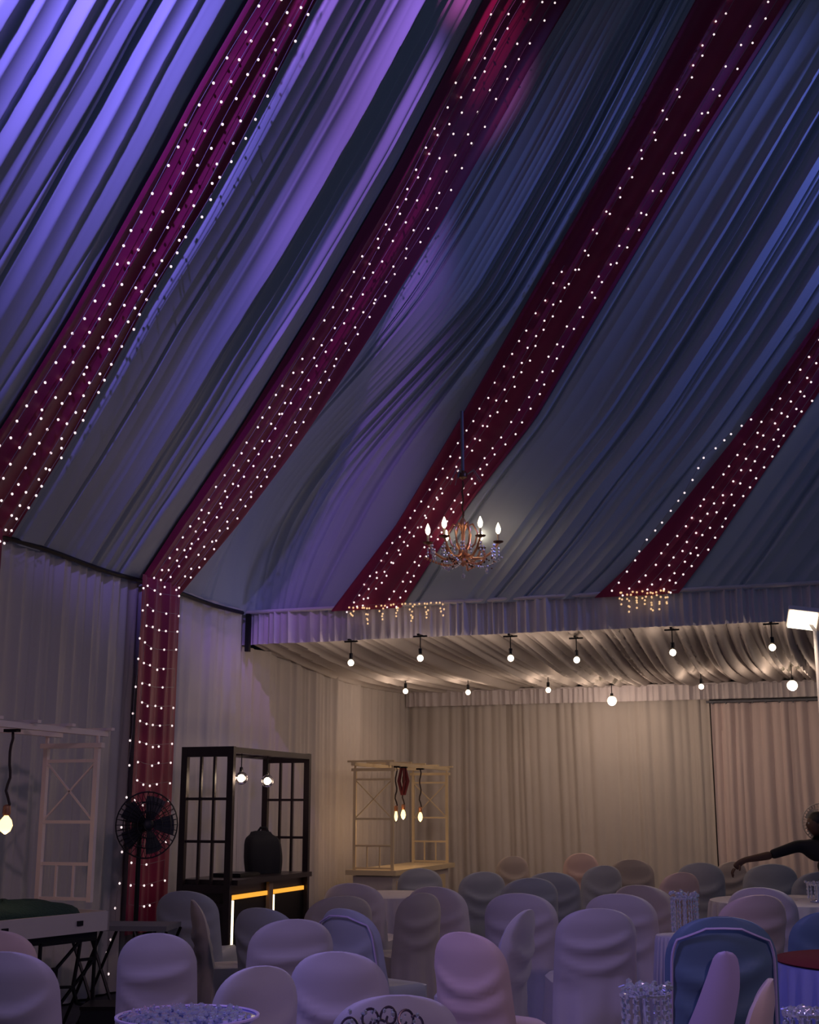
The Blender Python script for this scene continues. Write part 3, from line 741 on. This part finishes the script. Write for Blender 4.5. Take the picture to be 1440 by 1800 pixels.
# ------------------------------------------------------------------ covered chairs
def chair_meshes(var):
    r = random.Random(100 + var); ht = 1.0; seat = .47
    ph = [r.uniform(0, 6) for _ in range(6)]; sw = r.uniform(.5, 1)
    levels = [0, .06, .14, .22, .30, .38, .45, .49, .53, .56, .59, .62, .65, .68, .71, .74, .77, .80, .83, .855, .89, .92, .945, .965, .98, .992, 1.0]
    P = []; nx = 22
    zs = .77
    for z in levels:
        t = z
        if z <= zs: hw = interp(z, [0, .45, zs], [.255, .232, .225])
        else: hw = .225 * max(.03, (1 - ((z - zs) / (ht - zs + .003)) ** 2.5)) ** (1 / 2.3)
        cy = -.20 - max(0, z - .45) * .20 - max(0, .45 - z) * .10
        th = interp(z, [0, .45, .9, 1.0], [.05, .045, .035, .012])
        ring = []
        for side in (0, 1):
            for i in range(nx):
                s = -1 + 2 * i / (nx - 1) if side == 0 else 1 - 2 * i / (nx - 1)
                x = hw * math.copysign(abs(s) ** .9, s)
                edge = (1 - abs(s) ** 6) ** .5
                curve = .055 * (x / .225) ** 2
                y = cy + curve + (-th if side == 0 else th) * edge
                if side == 0 or z > .5:
                    # hanging folds
                    fz = smooth((.62 - z) / .5)
                    y += (-1 if side == 0 else 1) * (.012 * math.sin(s * 7 + ph[0]) + .008 * math.sin(s * 13 + ph[1])) * fz
                    # swag creases: arcs sagging between the shoulders
                    for k in range(3):
                        zc = .80 - .13 * k - .10 * sw * (1 - s * s) * (1 + .4 * k) + .03 * math.sin(ph[2 + k] + s * 2)
                        y += (-1 if side == 0 else 1) * (.024 - .004 * k) * math.exp(-((z - zc) / .034) ** 2) * (1 - s ** 4)
                ring.append((x, y, z))
        P.append(ring + [ring[0]])
    yc = sum(q[1] for q in P[-1]) / len(P[-1]); P.append([(q[0] * .5, yc, ht + .003) for q in P[-1]]); P.append([(q[0], yc, ht + .004) for q in P[-1]])
    mb = MB().grid(P)
    back = mb.mesh('backrest_cover', M['cover'])
    # seat and skirt
    P = []; n = 56
    for lv, (z, gx) in enumerate([(seat, .02), (seat, .6), (seat + .005, .93), (seat - .012, 1.0), (seat - .06, 1.0), (.3, 1.02), (.18, 1.05), (.08, 1.08), (0.0, 1.10)]):
        row = []
        for i in range(n + 1):
            a = 2 * math.pi * i / n; c_, s_ = math.cos(a), math.sin(a)
            sx = math.copysign(abs(c_) ** .35, c_); sy = math.copysign(abs(s_) ** .35, s_)
            fold = 1 + (.03 * math.sin(i * 2 * math.pi * 9 / n + ph[3]) + .02 * math.sin(i * 2 * math.pi * 14 / n + ph[4])) * smooth((seat - .03 - z) / .4)
            row.append((.235 * sx * gx * fold, .03 + .235 * sy * gx * fold, z + (0.012 * math.sin(a * 2 + ph[5]) if lv in (1, 2) else 0)))
        P.append(row)
    sm = MB().grid(P).mesh('seat_cover', M['cover'])
    # hem piping
    pts = []
    def hwf(z): return interp(z, [0, .45, zs], [.255, .232, .225]) if z <= zs else .225 * max(.03, (1 - ((z - zs) / (ht - zs + .003)) ** 2.5)) ** (1 / 2.3)
    zz = [.35 + (.945 - .35) * math.sin(math.pi / 2 * i / 24) for i in range(25)]
    half = []
    for z in zz: half.append((.90 * hwf(z) * (1 - max(0, (z - .90) / .045) * .45), z))
    half += [(.07, .952), (0, .955)]
    for x, z in half: pts.append((x, z))
    for x, z in half[-2::-1]: pts.append((-x, z))
    hem = MB().tube([(x, -.20 - max(0, z - .45) * .20 - max(0, .45 - z) * .10 + .055 * (x / .225) ** 2 - .043, z) for x, z in pts], .006, 5, False).mesh('piping', M['sash'])
    return back, sm, hem
CM = [chair_meshes(i) for i in range(6)]
def recolour(me, m):
    key = (me.name, m.name)
    if key not in KIDS:
        c_ = me.copy(); c_.materials.clear(); c_.materials.append(m); KIDS[key] = c_
    return KIDS[key]
NCH = [0]
def chair(px, depth, rel, label, mk='cover', hs=.93, ws=1.0, piping=False, group='covered banquet chairs'):
    c = at_depth(px, 1420 + (1.6 - hs) * 2312 / depth, depth); v = NCH[0] % 6; NCH[0] += 1; ws *= 1.07 if depth < 9.2 else 1.16
    t = tag(empty('banquet_chair', (c.x, c.y, 0), YAW + R(rel), (ws, ws, hs)), label, 'chair', group)
    for me, nm in ((CM[v][0], 'backrest'), (CM[v][1], 'seat')):
        o = bpy.data.objects.new(nm, recolour(me, M[mk])); COL.objects.link(o); o.parent = t
    if piping:
        o = bpy.data.objects.new('piping', CM[v][2]); COL.objects.link(o); o.parent = t
    return t
# (px, depth, facing, label, cover, height)
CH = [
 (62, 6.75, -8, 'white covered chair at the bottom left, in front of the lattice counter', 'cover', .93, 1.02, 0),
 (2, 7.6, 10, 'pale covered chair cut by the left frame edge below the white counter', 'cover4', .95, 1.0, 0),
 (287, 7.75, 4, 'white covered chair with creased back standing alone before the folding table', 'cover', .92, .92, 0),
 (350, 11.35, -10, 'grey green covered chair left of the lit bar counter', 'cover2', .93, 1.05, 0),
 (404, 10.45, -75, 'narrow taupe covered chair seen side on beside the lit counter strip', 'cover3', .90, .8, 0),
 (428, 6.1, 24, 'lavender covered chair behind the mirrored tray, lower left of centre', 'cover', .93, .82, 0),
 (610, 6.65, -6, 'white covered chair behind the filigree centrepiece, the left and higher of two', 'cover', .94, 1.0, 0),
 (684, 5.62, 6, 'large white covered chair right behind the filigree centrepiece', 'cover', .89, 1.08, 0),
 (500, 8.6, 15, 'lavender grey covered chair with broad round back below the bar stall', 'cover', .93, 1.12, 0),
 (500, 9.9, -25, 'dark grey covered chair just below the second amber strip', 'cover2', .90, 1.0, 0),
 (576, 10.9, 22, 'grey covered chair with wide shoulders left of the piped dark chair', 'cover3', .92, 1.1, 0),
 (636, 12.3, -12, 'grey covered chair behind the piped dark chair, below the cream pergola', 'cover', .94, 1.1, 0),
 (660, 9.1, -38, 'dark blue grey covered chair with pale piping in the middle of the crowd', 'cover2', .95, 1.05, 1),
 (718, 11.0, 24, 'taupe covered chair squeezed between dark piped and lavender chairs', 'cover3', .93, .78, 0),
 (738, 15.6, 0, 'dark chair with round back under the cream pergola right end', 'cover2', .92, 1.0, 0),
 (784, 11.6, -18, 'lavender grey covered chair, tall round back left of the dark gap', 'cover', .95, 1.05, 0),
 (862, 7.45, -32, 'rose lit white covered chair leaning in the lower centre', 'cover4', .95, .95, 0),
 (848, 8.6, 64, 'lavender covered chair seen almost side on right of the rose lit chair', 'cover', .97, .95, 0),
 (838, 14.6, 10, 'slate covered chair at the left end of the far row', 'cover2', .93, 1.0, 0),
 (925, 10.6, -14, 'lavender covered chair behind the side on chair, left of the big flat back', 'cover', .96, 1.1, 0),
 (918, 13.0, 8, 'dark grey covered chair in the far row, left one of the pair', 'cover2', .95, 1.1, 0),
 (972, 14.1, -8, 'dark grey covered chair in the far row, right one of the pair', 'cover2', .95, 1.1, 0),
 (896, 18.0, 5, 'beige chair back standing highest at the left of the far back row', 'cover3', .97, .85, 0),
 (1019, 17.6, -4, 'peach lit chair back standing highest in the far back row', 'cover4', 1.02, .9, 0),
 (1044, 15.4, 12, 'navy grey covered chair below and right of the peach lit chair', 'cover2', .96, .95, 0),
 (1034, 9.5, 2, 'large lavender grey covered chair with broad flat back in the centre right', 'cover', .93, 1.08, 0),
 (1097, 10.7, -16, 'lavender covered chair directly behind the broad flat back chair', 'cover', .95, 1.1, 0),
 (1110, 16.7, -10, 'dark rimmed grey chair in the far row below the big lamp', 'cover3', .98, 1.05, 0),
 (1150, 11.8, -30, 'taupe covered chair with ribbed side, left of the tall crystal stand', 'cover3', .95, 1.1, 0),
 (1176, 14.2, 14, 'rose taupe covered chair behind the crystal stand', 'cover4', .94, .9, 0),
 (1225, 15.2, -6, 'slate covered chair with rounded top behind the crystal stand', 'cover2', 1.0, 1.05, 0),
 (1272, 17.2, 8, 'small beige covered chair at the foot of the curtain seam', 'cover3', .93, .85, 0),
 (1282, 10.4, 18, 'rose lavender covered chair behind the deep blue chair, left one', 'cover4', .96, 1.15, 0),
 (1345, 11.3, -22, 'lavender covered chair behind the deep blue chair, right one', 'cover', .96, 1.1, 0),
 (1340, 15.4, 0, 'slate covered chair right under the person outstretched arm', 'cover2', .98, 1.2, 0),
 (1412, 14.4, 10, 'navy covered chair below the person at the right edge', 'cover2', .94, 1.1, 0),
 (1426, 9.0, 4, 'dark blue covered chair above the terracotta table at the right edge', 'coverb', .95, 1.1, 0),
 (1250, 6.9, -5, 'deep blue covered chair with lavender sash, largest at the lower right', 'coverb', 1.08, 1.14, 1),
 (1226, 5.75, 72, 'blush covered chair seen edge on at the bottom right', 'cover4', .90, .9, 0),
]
for px, dp, rel, lab, mk, hs, ws, pp in CH:
    t = chair(px, dp, rel, lab, mk, hs, ws, bool(pp))
    if 'deep blue covered chair with lavender' in lab:
        P = []
        for j in range(30):
            tq = (j / 29) ** 1.4; row = []
            z = lerp(.86, .05, tq); cxs = lerp(.0, -.13, smooth(tq * 1.2)); hw = interp(tq, [0, .004, .015, .04, .09, .2, .45, 1], [.004, .022, .036, .048, .058, .072, .09, .085])
            for i in range(7):
                s = -1 + i / 3; x = cxs + hw * s
                row.append((x, -.20 - max(0, z - .45) * .20 - max(0, .45 - z) * .10 - .068 - .012 * math.cos(s * 1.5) + .055 * (x / .225) ** 2, z))
            P.append(row)
        MB().grid(P).obj('sash', M['sash'], t)['label'] = 'lavender sash hanging down the chair back'

# ------------------------------------------------------------------ tables
def table(px, depth, r, label, clothm='cloth', top=None, z=.75, clabel='', nf=34):
    c = at_depth(px, 1420 + (1.6 - z) * 2312 / depth, depth)
    t = tag(empty('round_table', (c.x, c.y, 0)), 'round folding table ' + label, 'table', 'round banquet tables')
    MB().lathe([(r - .02, z - .045), (r - .01, z - .03), (r - .01, z - .012), (r - .03, z - .008)], 32).obj('tabletop', M['wood'], t)
    for k in range(4):
        a = R(45 + 90 * k); MB().tube([(.5 * r * math.cos(a), .5 * r * math.sin(a), 0.0), (.42 * r * math.cos(a), .42 * r * math.sin(a), z - .045)], .014, 8).obj('leg', M['metal'], t)
    P = []; n = nf * 6
    for rr, zz, fa in ((.02, z, 0), (.5, z, 0), (.97, z, 0), (1.0, z - .006, 0), (1.012, z - .04, .006), (1.03, z - .25, .022), (1.05, z - .5, .03), (1.06, .02, .035)):
        P.append([((r * rr + fa * math.sin(nf * 2 * math.pi * i / n)) * math.cos(2 * math.pi * i / n), (r * rr + fa * math.sin(nf * 2 * math.pi * i / n)) * math.sin(2 * math.pi * i / n), zz) for i in range(n + 1)])
    o = MB().grid(P).obj('tablecloth', M[clothm], None, (c.x, c.y, 0)); tag(o, clabel, 'tablecloth')
    if top:
        MB().lathe([(r * 1.0, z + .002), (r * 1.012, z + .008), (r * 1.0, z + .014), (.01, z + .016)], 48).obj('top_cloth', M[top], o)['label'] = 'terracotta round top cloth'
    return c
tA = table(1556, 7.6, .60, 'at the right edge under terracotta cloth', 'bluecloth', 'terra', clabel='pleated blue violet table skirt with terracotta top at the right edge')
tB = table(500, 4.45, .72, 'at the bottom edge under the mirrored tray', clabel='white tablecloth at the bottom edge under mirrored tray and filigree centrepiece')
tC = table(1118, 4.86, .27, 'at the bottom edge under the near crystal stand', clabel='white tablecloth at the bottom edge under the near crystal stand')
tD = table(1204, 9.2, .20, 'behind the deep blue chair', clabel='white tablecloth under the far crystal stand, behind the deep blue chair')
tE = table(1400, 12.6, .80, 'below the person at the right', clabel='lavender lit tablecloth below the person at the right')
tF = table(684, 13.5, .62, 'below the cream pergola', clabel='grey lit tablecloth among the chairs below the cream pergola')
tG = table(1440, 4.9, .24, 'at the bottom right corner', clabel='tablecloth at the bottom right corner under crystal beads')
# crystal stands
def crystal_stand(px, depth, z0, z1, r, label, n=14):
    c = at_depth(px, 1420 + (1.6 - z1) * 2312 / depth, depth); h = z1 - z0; rr_ = random.Random(int(px))
    t = tag(empty('crystal_stand', (c.x, c.y, z0 + .003)), label, 'centrepiece', 'crystal table centrepieces')
    MB().lathe([(r * .8, 0), (r * .8, .012), (r * .5, .02)], 20).obj('base_plate', M['mirror'], t)
    MB().lathe([(.012, .02), (.012, h * .85)], 8).obj('stem', M['glass'], t)
    MB().tube([(r * math.cos(2 * math.pi * k / 24), r * math.sin(2 * math.pi * k / 24), h * .86) for k in range(25)], .006, 5, False).obj('crown_ring', M['glass'], t)
    for k in range(n):
        a = 2 * math.pi * k / n; mb = MB(); q = 0; zz = h * .84
        while zz > .03:
            mb.ball((r * math.cos(a), r * math.sin(a), zz), .009, 4, 3, (1, 1, 1.5)); zz -= .034
        mb.tube([(r * math.cos(a), r * math.sin(a), h * .84), (r * math.cos(a), r * math.sin(a), .03)], .0035, 3, False)
        mb.obj('bead_strand', M['glass'], t, shade=False)
    mb = MB()
    for k in range(46):
        a = rr_.uniform(0, 6.28); q = rr_.uniform(.2, 1.15) * r
        mb.ball((q * math.cos(a), q * math.sin(a), h * rr_.uniform(.84, 1.02)), rr_.uniform(.007, .014), 4, 3)
    for k in range(10):
        a = 2 * math.pi * k / 10; mb.tube([(r * .3 * math.cos(a), r * .3 * math.sin(a), h * .84), (r * .8 * math.cos(a), r * .8 * math.sin(a), h * 1.0), (r * 1.15 * math.cos(a), r * 1.15 * math.sin(a), h * .95)], .003, 4)
    tag(mb.obj('crystal_crown', M['glass'], t, shade=False), kind='stuff')
crystal_stand(1134, 4.95, .75, .965, .085, 'near crystal bead stand at the bottom, left of the deep blue chair')
crystal_stand(1202, 9.2, .75, 1.03, .09, 'far crystal bead stand rising behind the deep blue chair')
crystal_stand(1412, 4.95, .75, .885, .07, 'low crystal bead stand at the bottom right corner')
crystal_stand(1436, 12.3, .75, .93, .09, 'crystal bead stand on the table below the person, at the right edge')
# mirrored tray with crystal heap
c = at_depth(330, 1780, 5.0)
t = tag(empty('mirror_tray', (c.x, c.y, .753), 0, (1.2, 1.2, 1.0)), 'round raised mirror tray heaped with blue glittering crystals at the bottom', 'tray')
MB().lathe([(.10, 0), (.10, .01), (.03, .03), (.03, .07), (.10, .085)], 24).obj('foot', M['mirror'], t)
MB().lathe([(.05, .08), (.205, .085), (.215, .10), (.205, .098), (.01, .092)], 40).obj('dish', M['mirror'], t)
MB().tube([(.215 * math.cos(2 * math.pi * k / 40), .215 * math.sin(2 * math.pi * k / 40), .102) for k in range(41)], .0055, 5, False).obj('rim', M['sash'], t)
mb = MB(); r5 = random.Random(5)
for k in range(260):
    a = r5.uniform(0, 6.28); q = .195 * math.sqrt(r5.random()); mb.ball((q * math.cos(a), q * math.sin(a), .10 + r5.uniform(0, .012)), r5.uniform(.006, .012), 4, 3)
o = mb.obj('crystal_heap', M['glass'], t, shade=False); o['kind'] = 'stuff'
# filigree centrepiece
c = at_depth(668, 1785, 4.62)
t = tag(empty('filigree_centrepiece', (c.x, c.y, .75), 0, (1.1, 1.1, 1.3)), 'dark wire filigree centrepiece with curls and beads before the large white chair', 'centrepiece')
def spiral(cx_, cz_, r0, a0, turns, sgn, flip=1, n=26):
    pts = []
    for i in range(n):
        s = i / (n - 1); a = a0 + sgn * turns * 2 * math.pi * s; rr = r0 * (1 - .75 * s)
        pts.append(Vector((cx_ + rr * math.cos(a), .02 * math.sin(s * 6), cz_ + rr * math.sin(a))))
    return pts
R_ = Euler((0, 0, YAW)).to_matrix()
for (cx_, cz_, r0, a0, tn, sg) in ((-.09, .09, .035, -2.5, 1.2, -1), (-.035, .115, .035, -1.2, 1.1, 1), (.03, .12, .03, 3.4, 1.1, -1), (.075, .115, .035, -2, 1.2, 1), (.11, .095, .03, 2, 1.0, -1),
                              (-.12, .07, .03, 0, 1.0, 1), (0, .085, .03, 1, 1.2, 1), (.05, .075, .025, 0, 1, -1)):
    MB().tube([R_ @ p for p in spiral(cx_, cz_, r0, a0, tn, sg)], .0038, 6).obj('wire_curl', M['gold'], t)
MB().tube([R_ @ Vector((-.15 + .3 * i / 20, 0, .05 + .02 * math.sin(i * .5))) for i in range(21)], .005, 6).obj('wire_rail', M['gold'], t)
MB().lathe([(.06, 0), (.06, .01), (.012, .02), (.012, .06)], 16).obj('foot', M['gold'], t)
mb = MB()
for k in range(40):
    p = R_ @ Vector((r5.uniform(-.12, .13), r5.uniform(-.02, .02), r5.uniform(.05, .14))); mb.ball(p, r5.uniform(.004, .008), 4, 3)
tag(mb.obj('crystal_beads', M['glass'], t, shade=False), kind='stuff')


# ------------------------------------------------------------------ person leaning over a chair at the right edge
def skin_mesh(name, joints, edges, m, parent, sub=2, root=0):
    me = bpy.data.meshes.new(name); me.from_pydata([j[0] for j in joints], edges, []); me.update()
    o = bpy.data.objects.new(name, me); COL.objects.link(o)
    if parent: o.parent = parent
    sk = o.modifiers.new('s', 'SKIN'); sk.use_smooth_shade = True
    for i, j in enumerate(joints):
        me.skin_vertices[0].data[i].radius = (j[1], j[2] if len(j) > 2 else j[1]); me.skin_vertices[0].data[i].use_root = (i == root)
    s = o.modifiers.new('d', 'SUBSURF'); s.levels = sub; s.render_levels = sub
    me.materials.append(m); return o
hp = at_depth(1432, 1420, 13.4)
pt = tag(empty('person', (hp.x, hp.y, 0), YAW), 'person in dark clothes leaning left over the chairs at the right edge', 'person')
# local x = to the right in view, y = away
J = [((.16, 0, .88), .15, .12), ((.12, 0, 1.00), .15, .11), ((.05, 0, 1.11), .16, .11), ((-.02, 0, 1.20), .12, .09), ((.0, 0, 1.28), .055, .055), ((.01, 0, 1.33), .05, .05),
     ((-.20, -.02, 1.225), .075, .065), ((-.36, -.04, 1.175), .062, .056), ((-.50, -.06, 1.135), .052, .05),
     ((.20, -.02, 1.18), .07, .07), ((.30, -.05, 1.02), .055, .055), ((.26, -.12, .90), .045, .045),
     ((.08, 0, .80), .10, .10), ((.06, .02, .48), .07, .07), ((.06, .02, .12), .055, .055), ((.06, -.10, .05), .045, .04),
     ((.26, 0, .80), .10, .10), ((.30, .02, .48), .07, .07), ((.32, .04, .12), .055, .055), ((.32, -.08, .05), .045, .04)]
Ed = [(0, 1), (1, 2), (2, 3), (3, 4), (4, 5), (3, 6), (6, 7), (7, 8), (3, 9), (9, 10), (10, 11), (0, 12), (12, 13), (13, 14), (14, 15), (0, 16), (16, 17), (17, 18), (18, 19)]
skin_mesh('body', J, Ed, M['black'], pt)
skin_mesh('forearm', [((-.48, -.06, 1.138), .045), ((-.58, -.07, 1.12), .042), ((-.76, -.09, 1.09), .030), ((-.82, -.095, 1.06), .026, .035), ((-.87, -.10, 1.01), .022, .042)], [(0, 1), (1, 2), (2, 3), (3, 4)], M['skin'], pt)
for k in range(4):
    yy = -.128 + .02 * k; L = (.065, .08, .078, .06)[k]
    skin_mesh('finger', [((-.872, yy, 1.01), .0095), ((-.892, yy, 1.01 - L * .45), .009), ((-.899, yy, 1.01 - L * .8), .008), ((-.892, yy, 1.01 - L * 1.15), .007)], [(0, 1), (1, 2), (2, 3)], M['skin'], pt, 1)
skin_mesh('thumb', [((-.83, -.125, 1.04), .012), ((-.83, -.15, 1.015), .011), ((-.84, -.16, .985), .009)], [(0, 1), (1, 2)], M['skin'], pt, 1)
# head
mb = MB(); P = []
for j in range(15):
    th = math.pi * j / 14; row = []
    for i in range(21):
        a = 2 * math.pi * i / 20; rr = math.sin(min(max(th, .05), math.pi - .05))
        x = -.085 * rr * math.cos(a); y = .095 * rr * math.sin(a); z = .12 * math.cos(th)
        if z < 0: x *= 1 + .2 * z / .12; y *= 1 + .25 * z / .12
        nose = .018 * math.exp(-((z + .01) / .03) ** 2 - ((y + .0) / .018) ** 2) if x < 0 and abs(y) < .05 else 0
        brow = -.006 * math.exp(-((z - .012) / .012) ** 2) if x < 0 and .01 < abs(y) < .05 else 0
        row.append((-.0 + x - nose - brow, y, 1.435 + z))
    P.append(row)
MB().grid(P).obj('head', M['skin'], pt)
for s_ in (-1, 1):
    MB().ball((.015, s_ * .093, 1.425), .028, 8, 6, (.6, .35, 1)).obj('ear', M['skin'], pt)
    MB().ball((-.077, s_ * .032, 1.448), .011, 8, 6).obj('eye', M['fanw'], pt)
MB().ball((-.083, 0, 1.385), .018, 8, 5, (.3, 1.2, .35)).obj('mouth', M['maroon'], pt)
MB().ball((.017, 0, 1.475), .105, 16, 10, (.88, .98, .9)).obj('hair', M['hair'], pt)
